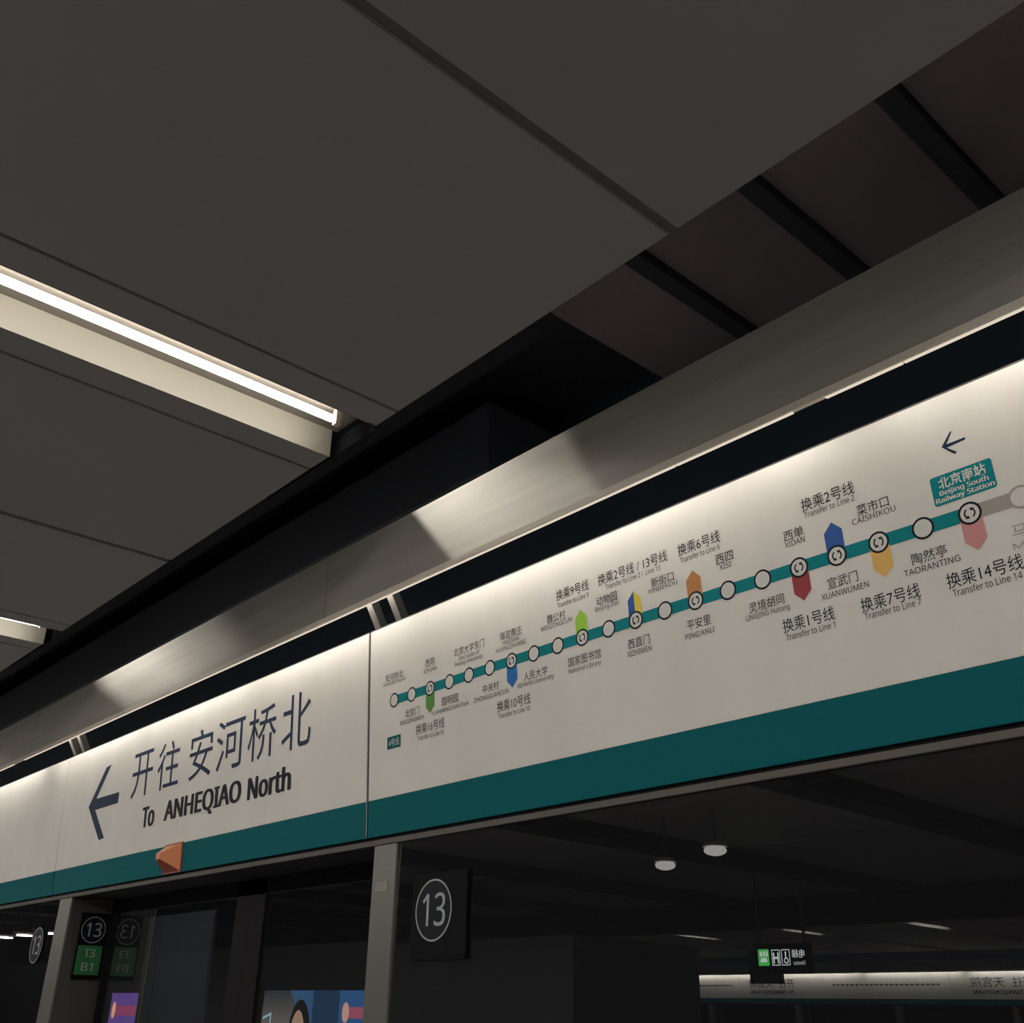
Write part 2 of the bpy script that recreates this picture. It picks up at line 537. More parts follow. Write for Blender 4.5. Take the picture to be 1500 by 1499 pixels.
# added unseen lamps on the ceiling edge, shuttered to throw fascia patches
def wash(x, quad, power, r, label, group=None):
    L = Vector((x, 1.445, Z(1.77)))
    t = empty('added_patch_lamp', L); tag(t, label, 'added lamp', group)
    ld = bpy.data.lights.new('lamp', 'SPOT'); ld.energy = power; ld.shadow_soft_size = r
    ld.spot_size = math.radians(120); ld.spot_blend = 0.2; ld.color = (1.0, 0.95, 0.86)
    lo = bpy.data.objects.new('lamp', ld); COL.objects.link(lo); lo.parent = t
    cx = sum(q[0] for q in quad) / 4; czz = Z(sum(q[1] for q in quad) / 4)
    dv = Vector((cx, 1.85, czz)) - L
    lo.rotation_euler = dv.to_track_quat('-Z', 'Y').to_euler()
    gy = 0.055                                      # added plate whose hole shapes the patch of light
    hole = []
    for qx, qz in quad:
        P = Vector((qx, 1.85, Z(qz))); k = gy / (P.y - L.y)
        hole.append((P - L) * k)
    outer = [(-0.34, gy, 0.09), (-0.34, gy, -0.13), (0.34, gy, -0.13), (0.34, gy, 0.09)]
    v = outer + [tuple(h) for h in hole]
    f = [(i, (i + 1) % 4, 4 + (i + 1) % 4, 4 + i) for i in range(4)]
    mesh_obj('shutter_plate', v, f, M['black'], t)
    bm = bmesh.new(); add_box(bm, -0.34, 0.34, -0.05, gy, -0.066, 0.09)
    bmesh.ops.delete(bm, geom=[fc for fc in bm.faces if fc.calc_center_median().y > gy - 0.001], context='FACES')
    me = bpy.data.meshes.new('lamp_housing'); bm.to_mesh(me); bm.free(); me.materials.append(M['black'])
    ho = bpy.data.objects.new('lamp_housing', me); COL.objects.link(ho); ho.parent = t
q0 = [(-2.62, 1.575), (-2.365, 1.29), (-1.72, 1.29), (-1.835, 1.575)]
wash(-2.70, q0, 8.0, 0.0025, 'added unseen shuttered lamp above the nearer trough, throwing the bright patch on the fascia')
wash(-5.50, [(-5.50, 1.575), (-4.90, 1.29), (-3.72, 1.29), (-4.03, 1.575)], 11.0, 0.007, 'added unseen shuttered lamp above the farther trough, throwing the left patch on the fascia')
wash(0.08, [(a + 2.63, b) for a, b in q0], 8.0, 0.004, 'added shuttered lamp out of view to the right')
tl = empty('track_fill_lamp', (-9.2, 3.3, Z(0.95))); tag(tl, 'added fill lamp over the track, out of direct view', 'lamp')  # unseen lamp added to brighten the column beyond the glass
box('diffuser', -0.5, 0.5, -0.05, 0.05, 0, 0.05, emitter('track_fill_glow', (0.9, 0.95, 1.0), 3.0), tl)
box('housing', -0.52, 0.52, -0.06, 0.06, 0.051, 0.10, M['black'], tl)

# hanger brackets between sign tops and fascia
for i, x in enumerate((-3.092, -2.958, -6.175, -6.045, 0.02, 0.15, -9.25, -9.12)):
    labs = ['left steel hanger bracket of the pair beside the route map', 'right steel hanger bracket of the pair beside the route map',
            'left steel hanger bracket of the pair at far left', 'right steel hanger bracket of the pair at far left']
    lab = labs[i] if i < 4 else 'steel hanger bracket out of direct view'
    v = []
    w = 0.033
    poly = [(2.047, Z(1.20)), (2.045, Z(1.286)), (1.996, Z(1.368)), (1.93, Z(1.48)), (1.975, Z(1.48)), (2.036, Z(1.368)), (2.085, Z(1.286)), (2.085, Z(1.20))]
    poly = [(y + 0.012, z) for y, z in poly]
    o = prism('hanger_bracket', poly, x + 0.001, x + w - 0.001, M['joist'])
    fr = [(y - 0.0035, z) for y, z in poly[:4]] + [(y - 0.0002, z) for y, z in poly[3::-1]]
    prism('lit_front', fr, x, x + w, M['trim'], o)  # lighter steel stands for light on the bracket front
    tag(o, lab, 'bracket', 'hanger brackets over the door pillars' if i < 4 else 'hanger brackets out of view')

# ------------------------------------------------------------------ sign panels
H = 0.758
def sign_body(name, x0, x1, label, rot=0.0, base=None):
    """returns an Empty whose local frame is the sign plane: x along, z up the board"""
    p = empty(name, base or (0, 2.1, Z(0.530)), (TILT, 0, rot))
    tag(p, label, 'sign', 'header sign panels')
    box('white_board', x0, x1, 0.0, 0.022, 0.127, H, M['white'], p, 0.0015)
    box('teal_band', x0, x1, 0.0, 0.022, 0.0, 0.1265, M['teal'], p, 0.0015)
    box('top_edge', x0, x1, 0.0, 0.03, H, H + 0.004, M['steeldark'], p)
    return p
SL, SR = -6.232, -3.124
E1 = -0.0008

route = sign_body('route_map_sign', SR + 0.008, 0.0, 'wide white route map sign with teal station line and many place names')
directn = sign_body('direction_sign', SL + 0.004, SR - 0.006, 'white direction sign with dark blue arrow and large Chinese lettering')
left_sign = sign_body('blank_sign', -9.34, SL - 0.004, 'blank white and teal sign panel at the left edge')
right_sign = sign_body('blank_sign', 0.006, 3.1, 'blank white and teal sign panel out of view to the right')
far_sign = sign_body('blank_sign', -12.45, -9.346, 'blank white and teal sign panel out of view to the left')
# joint strip in the wide seam
js = box('joint_strip', SR - 0.004, SR + 0.002, -0.001, 0.02, 0.0, H, M['trim'], directn)

# direction sign print
def arrow_poly(parent, cx, cz, w, h, t, mat, y=E1, name='arrow'):
    """left-pointing arrow: tip at cx,cz, head height h, shaft to cx+w"""
    tip = (cx, cz)
    return tip
AR = [(-5.838, 0.432), (-5.621, 0.628), (-5.552, 0.625), (-5.712, 0.476), (-5.430, 0.499), (-5.420, 0.410), (-5.735, 0.392), (-5.595, 0.236), (-5.668, 0.236)]
def from_px(L): return [on_sign(a, b) for a, b in L]
arr_px = [(130, 1183), (156.5, 1124.5), (164, 1120), (141.5, 1170.5), (175, 1160.5), (173, 1176.5), (139.5, 1187), (152.5, 1228), (144.5, 1231)]
P = from_px(arr_px)
# keep the shaft level and the head symmetric
cz = (P[4][1] + P[5][1]) / 2
flat('arrow', [[P[0], P[1], P[2], P[3], P[6]], [P[0], P[6], P[7], P[8]], [P[3], P[4], P[5], P[6]]], E1, M['navy'], directn)

def dtext(name, body, xl, xr, yc, h, mat, parent, bold=0.0, latin=False, dz=0.0):
    a, b, s = on_sign_span(xl, xr, yc)
    return text(name, body, a, b, s - h / 2 + dz, s + h / 2 + dz, E1, mat, parent, bold, latin)
def glyphs(name, body, pxs, z0, z1):
    for ch, (l, r, yc) in zip(body, pxs):
        a, b, _ = on_sign_span(l, r, yc)
        text(name, ch, a, b, z0, z1, E1, M['navy'], directn, -0.004)
K = 2.679
g = [(520, 600, 360), (620, 705, 325), (745, 835, 280), (850, 960, 237), (975, 1085, 187), (1108, 1222, 140)]
for ch, (l, r, yc) in zip('开往安河桥北', g):
    a, b, s = on_sign_span(l / K, r / K, 1000 + yc / K)
    text('chinese_lettering', ch, a, b, 0.400, 0.628, E1, M['navy'], directn, 0.0)
for body, l, r, yc in (('To', 557, 606, 535), ('ANHEQIAO', 645, 948, 465), ('North', 972, 1143, 397)):
    a, b, s = on_sign_span(l / K, r / K, 1000 + yc / K)
    z0, z1 = 0.240, 0.340
    if 'Q' in body: z0 -= 0.014
    text('latin_lettering', body, a, b, z0, z1, E1, M['ink'], directn, 0.0, True, 1.0, [(0, 0), (0.025, 0.010), (-0.025, -0.010), (0.045, 0), (-0.045, 0), (0.012, -0.012), (-0.012, 0.012)])

# route map print
st = [(577.7, 1026), (603.4, 1017.6), (630.2, 1008.7), (658.6, 998.9), (687.1, 989.3), (717.8, 978.7), (749.5, 968.4), (782.2, 957.6),
      (817.3, 946.1), (853.2, 934.1), (891.8, 921.5), (931.7, 908.6), (974.4, 894.6), (1019.3, 880.2), (1066.5, 865), (1117.2, 849.1),
      (1170.6, 831.6), (1226.3, 814), (1287.3, 794.6), (1352.2, 774.1), (1420.8, 752.1), (1495.6, 728)]
sx = [on_sign(*q)[0] for q in st]
sz = [on_sign(*q)[1] for q in st]
for i in range(len(sx) - 1):
    mat = M['line'] if i < 20 else M['inkgrey']
    hb = 0.0165
    flat('route_line', [[(sx[i], sz[i] - hb), (sx[i + 1], sz[i + 1] - hb), (sx[i + 1], sz[i + 1] + hb), (sx[i], sz[i] + hb)]], -0.0006, mat, route)
flat('route_line', [[(sx[21], sz[21] - 0.0165), (-0.1, sz[21] - 0.0165), (-0.1, sz[21] + 0.0165), (sx[21], sz[21] + 0.0165)]], -0.0006, M['inkgrey'], route)
R = 0.0265
def pent(i, up, mat, half=0):
    x, z = sx[i], sz[i]
    s = 1 if up else -1
    w = 0.0245
    full = [(x - w, z), (x + w, z), (x + w, z + s * 0.063), (x, z + s * 0.087), (x - w, z + s * 0.063)]
    if half < 0: full = [(x - w, z), (x, z), (x, z + s * 0.087), (x - w, z + s * 0.063)]
    if half > 0: full = [(x, z), (x + w, z), (x + w, z + s * 0.063), (x, z + s * 0.087)]
    flat('transfer_arrow', [full], -0.0008, mat, route)
pent(2, False, M['c16']); pent(6, False, M['c10']); pent(9, True, M['c9']); pent(11, True, M['c2'], -1); pent(11, True, M['c13'], 1)
pent(13, True, M['c6']); pent(16, False, M['c1']); pent(17, True, M['c2']); pent(18, False, M['c7']); pent(20, False, M['c14'])
TR = {2, 6, 9, 11, 13, 16, 17, 18, 20}
for i in range(22):
    x, z = sx[i], sz[i]
    ink = M['ink'] if i < 21 else M['inkgrey']
    d = flat('station_marker', [disc_pts(x, z, R, n=32)], -0.0010, ink, route)
    flat('marker_centre', [disc_pts(x, z, R * 0.80, n=32)], -0.0012, M['inkwhite'], d)
    if i in TR:
        polys = []
        for sg in (1, -1):
            r0, r1 = R * 0.36, R * 0.50
            a0, a1 = -1.05, 0.75
            for k in range(6):
                a, b = a0 + (a1 - a0) * k / 6, a0 + (a1 - a0) * (k + 1) / 6
                polys.append([(x + sg * r0 * math.cos(a), z + sg * r0 * math.sin(a)), (x + sg * r1 * math.cos(a), z + sg * r1 * math.sin(a)),
                              (x + sg * r1 * math.cos(b), z + sg * r1 * math.sin(b)), (x + sg * r0 * math.cos(b), z + sg * r0 * math.sin(b))])
            rm = R * 0.43
            c, s_ = math.cos(a1), math.sin(a1)
            polys.append([(x + sg * (rm + R * 0.20) * c, z + sg * (rm + R * 0.20) * s_), (x + sg * (rm - R * 0.20) * c, z + sg * (rm - R * 0.20) * s_),
                          (x + sg * rm * math.cos(a1 + 0.75), z + sg * rm * math.sin(a1 + 0.75))])
        flat('transfer_symbol', polys, -0.0014, M['ink'], d)

items = [  # text, left px, right px, centre row px, kind
    ('安河桥北', 565.2, 591.1, 990.7, 's'), ('ANHEQIAO North', 561.6, 594, 999.8, 'e'),
    ('北宫门', 594, 614.4, 1043.3, 's'), ('BEIGONGMEN', 586.8, 621.1, 1055, 'e'),
    ('西苑', 623.3, 637.2, 970.3, 's'), ('XIYUAN', 620.4, 639.6, 981.6, 'e'),
    ('圆明园', 647.5, 671.3, 1025.3, 's'), ('YUANMINGYUAN Park', 632.4, 686.9, 1037.5, 'e'),
    ('北京大学东门', 665.3, 709.4, 949.2, 's'), ('East Gate of', 672.7, 702.2, 959.5, 'e'), ('Peking University', 666.7, 707.3, 968.4, 'ed'),
    ('中关村', 707.3, 730.8, 1006.8, 's'), ('ZHONGGUANCUN', 694.8, 745.2, 1019.3, 'e'),
    ('海淀黄庄', 732, 764.4, 928, 's'), ('HAIDIAN', 736.8, 760, 938.4, 'e'), ('HUANGZHUANG', 727, 770.4, 946.8, 'e'),
    ('换乘10号线', 728.4, 777.1, 1029.6, 't'), ('Transfer to Line 10', 730.3, 776.4, 1043.3, 'te'),
    ('人民大学', 767.5, 802, 986.9, 's'), ('RENMIN University', 758.9, 811.7, 998.9, 'ed'),
    ('换乘16号线', 609.6, 651.1, 1063.9, 't'), ('Transfer to Line 16', 612, 650, 1076.9, 'te'),
    ('魏公村', 801.6, 828, 904, 's'), ('WEIGONGCUN', 792.5, 838.3, 914.8, 'e'),
    ('国家图书馆', 832.8, 880.3, 964, 's'), ('National Library', 833.3, 880.8, 977.9, 'ed'),
    ('换乘9号线', 814.8, 862.3, 864.9, 't'), ('Transfer to Line 9', 816.7, 862.3, 879.3, 'te'),
    ('动物园', 874, 903.8, 877.1, 's'), ('Beijing Zoo', 872.2, 906.2, 888.9, 'ed'),
    ('换乘2号线 / 13号线', 876, 977.3, 832, 't'), ('Transfer to Line 2 /  Line 13', 887.3, 967.2, 845.9, 'te'),
    ('西直门', 920.4, 951.8, 940, 's'), ('XIZHIMEN', 919.2, 954.7, 954.4, 'e'),
    ('新街口', 954, 986.9, 849.3, 's'), ('XINJIEKOU', 949.4, 992.4, 860.8, 'e'),
    ('换乘6号线', 993.1, 1054.3, 796, 't'), ('Transfer to Line 6', 996.5, 1054.3, 810.9, 'te'),
    ('平安里', 1006.8, 1041.1, 911.9, 's'), ("PING'ANLI", 1004.4, 1046.9, 928, 'e'),
    ('西四', 1048.3, 1074, 817.1, 's'), ('XISI', 1054.1, 1070.9, 829.1, 'e'),
    ('灵境胡同', 1097.5, 1148.6, 884.1, 's'), ('LINGJING Hutong', 1093.1, 1156.8, 898.7, 'ed'),
    ('西单', 1148, 1176.7, 782, 's'), ('XIDAN', 1150, 1178.8, 794.6, 'e'),
    ('换乘1号线', 1147.1, 1222.2, 907.8, 't'), ('Transfer to Line 1', 1151.8, 1223.4, 924.5, 'te'),
    ('宣武门', 1212.5, 1256.5, 849.7, 's'), ('XUANWUMEN', 1203.7, 1272.7, 865.9, 'e'),
    ('换乘2号线', 1173.8, 1250.7, 727.4, 't'), ('Transfer to Line 2', 1178.2, 1251.3, 742.1, 'te'),
    ('菜市口', 1255, 1301.4, 741.2, 's'), ('CAISHIKOU', 1248.6, 1311.7, 755, 'e'),
    ('换乘7号线', 1261.5, 1347.5, 876.1, 't'), ('Transfer to Line 7', 1267.1, 1349.5, 892.3, 'te'),
    ('陶然亭', 1335.7, 1387.1, 813.1, 's'), ('TAORANTING', 1324.6, 1406.7, 829.2, 'e'),
    ('换乘14号线', 1387, 1498.5, 837.1, 't'), ('Transfer to Line 14', 1395.9, 1497.7, 855.6, 'te')]
HT = {'s': 0.0285, 'e': 0.0150, 'ed': 0.0185, 't': 0.0355, 'te': 0.0165}
NM = {'s': 'station_name', 'e': 'station_name', 'ed': 'station_name', 't': 'transfer_note', 'te': 'transfer_note'}
for body, l, r, yc, kd in items:
    a, b, s = on_sign_span(l, r, yc)
    h = HT[kd]
    cn = kd in 'st'
    text(NM[kd], body, a, b, s - h / 2, s + h / 2, E1, M['ink'], route, 0.0 if cn else 0.0, not cn)
# grey names of stations already passed
text('station_name', '马家堡', -0.738, -0.62, 0.372, 0.402, E1, M['inkgrey'], route)
text('station_name', 'MAJIAPU', -0.742, -0.612, 0.345, 0.361, E1, M['inkgrey'], route, 0, True)
# highlighted station box
hb_ = flat('station_box', [[(-0.880, 0.4965), (-0.746, 0.4965), (-0.742, 0.5005), (-0.742, 0.5625), (-0.746, 0.5665), (-0.880, 0.5665), (-0.884, 0.5625), (-0.884, 0.5005)]], -0.0006, M['line'], route)
text('box_lettering', '北京南站', -0.866, -0.758, 0.533, 0.562, E1, M['inkwhite'], hb_, 0.02)
text('box_lettering', 'Beijing South', -0.868, -0.756, 0.5145, 0.5305, E1, M['inkwhite'], hb_, 0.0, True, 1.0, [(0, 0), (0.03, 0), (-0.03, 0)])
text('box_lettering', 'Railway Station', -0.880, -0.746, 0.4985, 0.5145, E1, M['inkwhite'], hb_, 0.0, True, 1.0, [(0, 0), (0.03, 0), (-0.03, 0)])
fb = flat('line_number_box', [[(-3.001, 0.292), (-2.920, 0.292), (-2.920, 0.336), (-3.001, 0.336)]], -0.0006, M['teal'], route)
text('box_lettering', '4号线', -2.992, -2.929, 0.300, 0.328, E1, M['inkwhite'], fb)
# small arrow over the box
apx = [(1379.5, 655.5), (1391, 633.5), (1394.5, 631.5), (1386, 651.5), (1413.5, 640.5), (1414, 644), (1386.5, 656), (1402, 662), (1399, 665.5)]
P = from_px(apx)
flat('arrow', [[P[0], P[1], P[2], P[3], P[6]], [P[0], P[6], P[7], P[8]], [P[3], P[4], P[5], P[6]]], E1, M['navy'], route)

# orange pyramid indicator on the teal band
ind = empty('door_indicator', (-4.693, 2.1, Z(0.530)), (TILT, 0, 0))
tag(ind, 'small orange pyramid indicator on the teal band below the lettering', 'indicator lamp')
c0 = [(-0.088, 0, 0.004), (0.088, 0, 0.004), (0.088, 0, 0.128), (-0.088, 0, 0.128)]
ap = [(-0.022, -0.075, 0.060), (0.022, -0.075, 0.060), (0.022, -0.075, 0.086), (-0.022, -0.075, 0.086)]
mesh_obj('lens', c0 + ap, [(4, 5, 6, 7), (1, 2, 6, 5), (2, 3, 7, 6), (3, 0, 4, 7), (0, 1, 5, 4)], M['orange'], ind,
         mats=[M['orange'], M['amber']], midx=[0, 0, 0, 0, 1])
box('base_frame', -0.092, 0.092, -0.004, 0.0, 0.0, 0.132, M['amber'], ind)

# header beam and trim under the signs
hb2 = empty('door_header', (0, 0, 0)); tag(hb2, 'long steel trim and dark beam running under the white signs', 'door header')
prism('trim_strip', [(2.098, Z(0.5005)), (2.096, Z(0.517)), (2.112, Z(0.519)), (2.112, Z(0.5005))], -20, 6.4, M['strip'], hb2)
box('recess_strip', -20, 6.4, 2.1125, 2.122, Z(0.499), Z(0.532), M['black'], hb2)
prism('beam', [(2.126, Z(0.499)), (2.126, Z(0.56)), (2.075, Z(1.26)), (2.50, Z(1.26)), (2.50, Z(0.499))], -20, 6.4, M['black'], hb2)

# ------------------------------------------------------------------ pillars
def pillar(x0, x1, label, reveal=None):
    p = empty('door_pillar', ((x0 + x1) / 2, 2.1, 0)); tag(p, label, 'pillar', 'steel pillars of the screen doors')
    h = (x1 - x0) / 2
    box('steel_face', -h, h, 0.0, 0.012, 0, Z(0.4984), M['steel'], p, 0.003)
    box('column_body', -h + 0.004, h - 0.004, 0.0125, 0.25, 0, Z(0.4984), M['steeldark'], p, 0.003)
    return p
pm = pillar(-3.070, -2.937, 'brushed steel pillar below the seam of the route map, with grey label')
box('grey_label', -0.04, 0.028, -0.0015, 0.0, Z(0.345), Z(0.378), M['trim'], pm, 0.0005)
pl = pillar(-6.08, -5.905, 'brushed steel pillar at left beside the green plate')
pillar(0.06, 0.195, 'brushed steel pillar out of view to the right')
pillar(-9.11, -8.975, 'brushed steel pillar out of view to the left')

# ------------------------------------------------------------------ fixed glass panes and doors
GT = 0.0068
def pane(name, x0, x1, y):
    w = empty(name, (0, y, Z(0.0))); tag(w, kind='structure')
    s = empty('sash', (0, 0, 0))
    bpy.data.objects.remove(s)
    # leaning slightly: top towards the track
    v = [(x0, 0.5 * GT, 0.4980), (x1, 0.5 * GT, 0.4980), (x1, -1.6 * GT, -1.55), (x0, -1.6 * GT, -1.55)]
    th = 0.010
    o = mesh_obj('glass_pane', v, [(0, 3, 2, 1)], M['glass'], w)
    box('top_rail', x0, x1, 0.004, 0.03, 0.475, 0.4980, M['black'], w)
    return w
w1 = pane('window_1', -2.936, 0.06, 2.108)
w2 = pane('window_2', -8.975, -6.081, 2.108)
for i, (x0, x1) in enumerate(((-5.90, -3.072), (0.2, 3.0), (-11.9, -9.12))):
    d = empty('door_%d' % (i + 1), (0, 2.33, Z(0.0))); tag(d, kind='structure')
    xm = x0 + (x1 - x0) * 0.55 if i == 0 else (x0 + x1) / 2
    for a, b, side in ((x0, xm, 1), (xm, x1, -1)):
        lf = boxes('door_leaf', [(a, a + (0.13 if side < 0 else 0.06), 0, 0.035, -1.6, 0.498), (b - (0.13 if side > 0 else 0.06), b, 0, 0.035, -1.6, 0.498),
                                 (a, b, 0, 0.035, 0.43, 0.498), (a, b, 0, 0.035, -1.6, -1.4)], M['rubber'], d, 0.002)
        mesh_obj('glass_pane', [(a + 0.06, 0.012, -1.4), (b - 0.06, 0.012, -1.4), (b - 0.06, 0.012, 0.43), (a + 0.06, 0.012, 0.43)], [(0, 1, 2, 3)], M['glass'], lf)

# roundels reading 13
def roundel(name, loc, rot, r, label, backing=None, grp='round number signs'):
    t = empty(name, loc, rot); tag(t, label, 'number sign', grp)
    if backing:
        box('backing_plate', *backing, M['plate'], t)
    flat('disc', [disc_pts(0, 0, r)], -0.0035, M['roundel'], t)
    ring('rim', 0, 0, r * 0.94, r, -0.0040, M['digit'], t)
    text('digits', '13', -r * 0.60, r * 0.66, -r * 0.52, r * 0.54, -0.0042, M['digit'], t, 0.0, True, 1.0, [(0, 0), (0.014, 0)])
    return t
roundel('door_number_sign', (-2.713, 2.100, Z(0.272)), (0, 0, 0), 0.093, 'large round number 13 sign on the glass right of the central pillar',
        (-0.115, 0.165, -0.003, 0.0, -0.145, 0.112))
roundel('door_number_sign', (-6.305, 2.100, Z(0.272)), (0, 0, 0), 0.093, 'faint round number sign on the glass left of the left pillar')
rs = roundel('door_number_sign', (-5.902, 2.245, Z(0.343)), (0, 0, PI / 2), 0.066, 'small round number 13 sign above a green plate on the left pillar side',
             (-0.075, 0.080, -0.003, 0.0, -0.245, 0.085))
gp = box('green_plate', -0.066, 0.066, -0.006, -0.003, -0.222, -0.078, M['green'], rs, 0.001)
text('plate_lettering', 'T3', -0.030, 0.030, -0.135, -0.095, -0.0065, M['digit'], gp, 0.0, True, 1.0, [(0, 0), (0.03, 0)])
text('plate_lettering', 'B1', -0.032, 0.030, -0.203, -0.163, -0.0065, M['digit'], gp, 0.0, True, 1.0, [(0, 0), (0.03, 0)])

# ------------------------------------------------------------------ track side, seen through the doors
scr = empty('advertising_screen', (-7.95, 5.0, Z(0.1))); tag(scr, 'lit blue advertising screen with a dark-haired head, beyond the right door leaf', 'screen')
box('case', -0.94, 0.94, 0.004, 0.10, -1.3, 0.02, M['black'], scr)
def grad_emit(name, c0, c1, st, axis='X', lo=-1, hi=1):
    mt = bpy.data.materials.new(name); mt.use_nodes = True; nt = mt.node_tree; nt.nodes.clear()
    tc = nt.nodes.new('ShaderNodeTexCoord'); sp = nt.nodes.new('ShaderNodeSeparateXYZ'); mr = nt.nodes.new('ShaderNodeMapRange')
    mr.inputs[1].default_value = lo; mr.inputs[2].default_value = hi
    nt.links.new(tc.outputs['Object'], sp.inputs[0]); nt.links.new(sp.outputs[axis], mr.inputs[0])
    cr = nt.nodes.new('ShaderNodeValToRGB'); cr.color_ramp.elements[0].color = c0; cr.color_ramp.elements[1].color = c1
    nt.links.new(mr.outputs[0], cr.inputs[0])
    e = nt.nodes.new('ShaderNodeEmission'); e.inputs[1].default_value = st
    nt.links.new(cr.outputs[0], e.inputs[0]); o = nt.nodes.new('ShaderNodeOutputMaterial'); nt.links.new(e.outputs[0], o.inputs[0])
    return mt
GB = 1.0
bg = flat('picture', [[(-0.92, -1.28), (0.90, -1.28), (0.90, 0.0), (-0.92, 0.0)]], 0.0, grad_emit('screen_blue', srgb(70, 110, 150), srgb(50, 105, 165), GB, 'X', -0.4, 0.9), scr)
flat('picture_grey', [[(-0.92, -1.28), (-0.34, -1.28), (-0.34, -0.15), (-0.48, 0.0), (-0.92, 0.0)]], -0.001, grad_emit('screen_grey', srgb(60, 62, 66), srgb(150, 140, 130), GB, 'Z', 0.0, -0.4), scr)
flat('picture_blue', [[(-0.1, -1.28), (0.3, -1.28), (0.3, 0.0), (-0.1, 0.0)]], -0.001, emitter('screen_deep_blue', srgb(38, 68, 100), GB), scr)
flat('picture_window', [[(-0.90, -0.21), (-0.76, -0.17), (-0.76, -0.19), (-0.90, -0.23)], [(-0.78, -0.18), (-0.76, -0.175), (-0.76, -0.5), (-0.78, -0.5)]], -0.002, emitter('screen_white', srgb(190, 225, 240), GB), scr)
flat('picture_hair', [disc_pts(-0.285, -0.36, 0.175, 0.29)], -0.002, emitter('screen_hair', srgb(30, 26, 28), GB), scr)
flat('picture_face', [disc_pts(-0.31, -0.42, 0.125, 0.27)], -0.003, emitter('screen_skin', srgb(205, 165, 135), GB), scr)
flat('picture_tag', [[(0.42, -0.20), (0.90, -0.20), (0.90, -0.12), (0.42, -0.12)]], -0.002, emitter('screen_pink', srgb(200, 100, 125), GB), scr)
flat('picture_glow', [disc_pts(0.40, -0.16, 0.05, 0.075, 16)], -0.003, emitter('screen_warm', srgb(255, 190, 170), GB), scr)

scr2 = empty('advertising_screen', (-11.0, 5.0, Z(0.078))); tag(scr2, 'purple lit advertising screen partly hidden beyond the left door leaf', 'screen')
box('case', -1.28, 1.26, 0.004, 0.10, -1.3, 0.02, M['black'], scr2)
flat('picture', [[(-1.24, -1.28), (1.23, -1.28), (1.23, 0.0), (-1.24, 0.0)]], 0.0, grad_emit('screen_purple', srgb(105, 75, 150), srgb(150, 170, 190), 1.4, 'X', 0.2, 1.0), scr2)
flat('picture_tag', [[(-1.15, -0.22), (-0.4, -0.22), (-0.4, -0.12), (-1.15, -0.12)]], -0.002, emitter('screen_pink_tag', srgb(160, 70, 110), 1.4), scr2)
flat('picture_glow', [disc_pts(-1.13, -0.17, 0.05, 0.085, 16)], -0.003, emitter('screen_warm_spot', srgb(255, 180, 150), 1.4), scr2)
M['clad'] = principled('grey_track_cladding', (0.5, 0.5, 0.5), 0.6)
tc_ = empty('track_column', (-9.42, 4.4, 0)); tag(tc_, 'grey panelled column standing beyond the door glass', 'column')
for a, b in ((-0.74, -0.46), (-0.45, 0.60)):
    box('cladding_panel', a, b, 0.0, 0.03, -1.2, Z(0.74), M['clad'], tc_, 0.004)
box('core', -0.73, 0.59, 0.03, 0.4, -1.2, Z(0.73), M['steeldark'], tc_)

# ------------------------------------------------------------------ platform behind the camera (mirrored in the glass)
stair = box('stair_enclosure', -34, -10.2, -8.6, -6.0, 0, Z(0.98), M['wall']); tag(stair, 'dark clad stair enclosure in the middle of the platform, mirrored black', 'wall')
# hanging sign with pictograms
hs = empty('hanging_sign', (-9.58, -9.8, Z(0.60)), (0, 0, PI)); tag(hs, 'black hanging sign with green exit and white lift pictograms, mirrored in the glass', 'sign')
box('sign_box', -0.47, 0.50, 0.0, 0.12, 0.06, 0.47, M['black'], hs, 0.01)
box('side_bracket', 0.12, 0.69, 0.13, 0.20, -0.07, 0.40, M['steeldark'], hs)
boxes('hanger', [(-0.4, -0.37, 0.04, 0.07, 0.46, 1.5), (0.40, 0.43, 0.04, 0.07, 0.46, 1.5)], M['steeldark'], hs)
def frame_polys(x0, x1, z0, z1, t):
    return [[(x0, z0), (x1, z0), (x1, z0 + t), (x0, z0 + t)], [(x0, z1 - t), (x1, z1 - t), (x1, z1), (x0, z1)],
            [(x0, z0 + t), (x0 + t, z0 + t), (x0 + t, z1 - t), (x0, z1 - t)], [(x1 - t, z0 + t), (x1, z0 + t), (x1, z1 - t), (x1 - t, z1 - t)]]
zb = 0.17
flat('exit_pictogram', [[(0.218, zb), (0.414, zb), (0.414, zb + 0.23), (0.218, zb + 0.23)]], -0.002, M['lit_green'], hs)
flat('exit_figure', [[(0.24 + 0.052 * i, zb + 0.13), (0.275 + 0.052 * i, zb + 0.13), (0.275 + 0.052 * i, zb + 0.20), (0.24 + 0.052 * i, zb + 0.20)] for i in range(3)]
     + [[(0.25, zb + 0.05), (0.385, zb + 0.05), (0.36, zb + 0.11), (0.275, zb + 0.11)]], -0.003, M['lit_white'], hs)
flat('lift_pictogram', frame_polys(0.021, 0.171, zb, zb + 0.22, 0.012) + [[(0.045, zb + 0.03), (0.070, zb + 0.03), (0.070, zb + 0.18), (0.045, zb + 0.18)],
     [(0.122, zb + 0.03), (0.147, zb + 0.03), (0.147, zb + 0.18), (0.122, zb + 0.18)], [(0.070, zb + 0.09), (0.122, zb + 0.09), (0.122, zb + 0.12), (0.070, zb + 0.12)]], -0.002, M['lit_white'], hs)
flat('wheelchair_pictogram', frame_polys(-0.152, -0.002, zb, zb + 0.22, 0.012) + [disc_pts(-0.077, zb + 0.175, 0.017, n=10), [(-0.088, zb + 0.09), (-0.066, zb + 0.09), (-0.066, zb + 0.158), (-0.088, zb + 0.158)]], -0.002, M['lit_white'], hs)
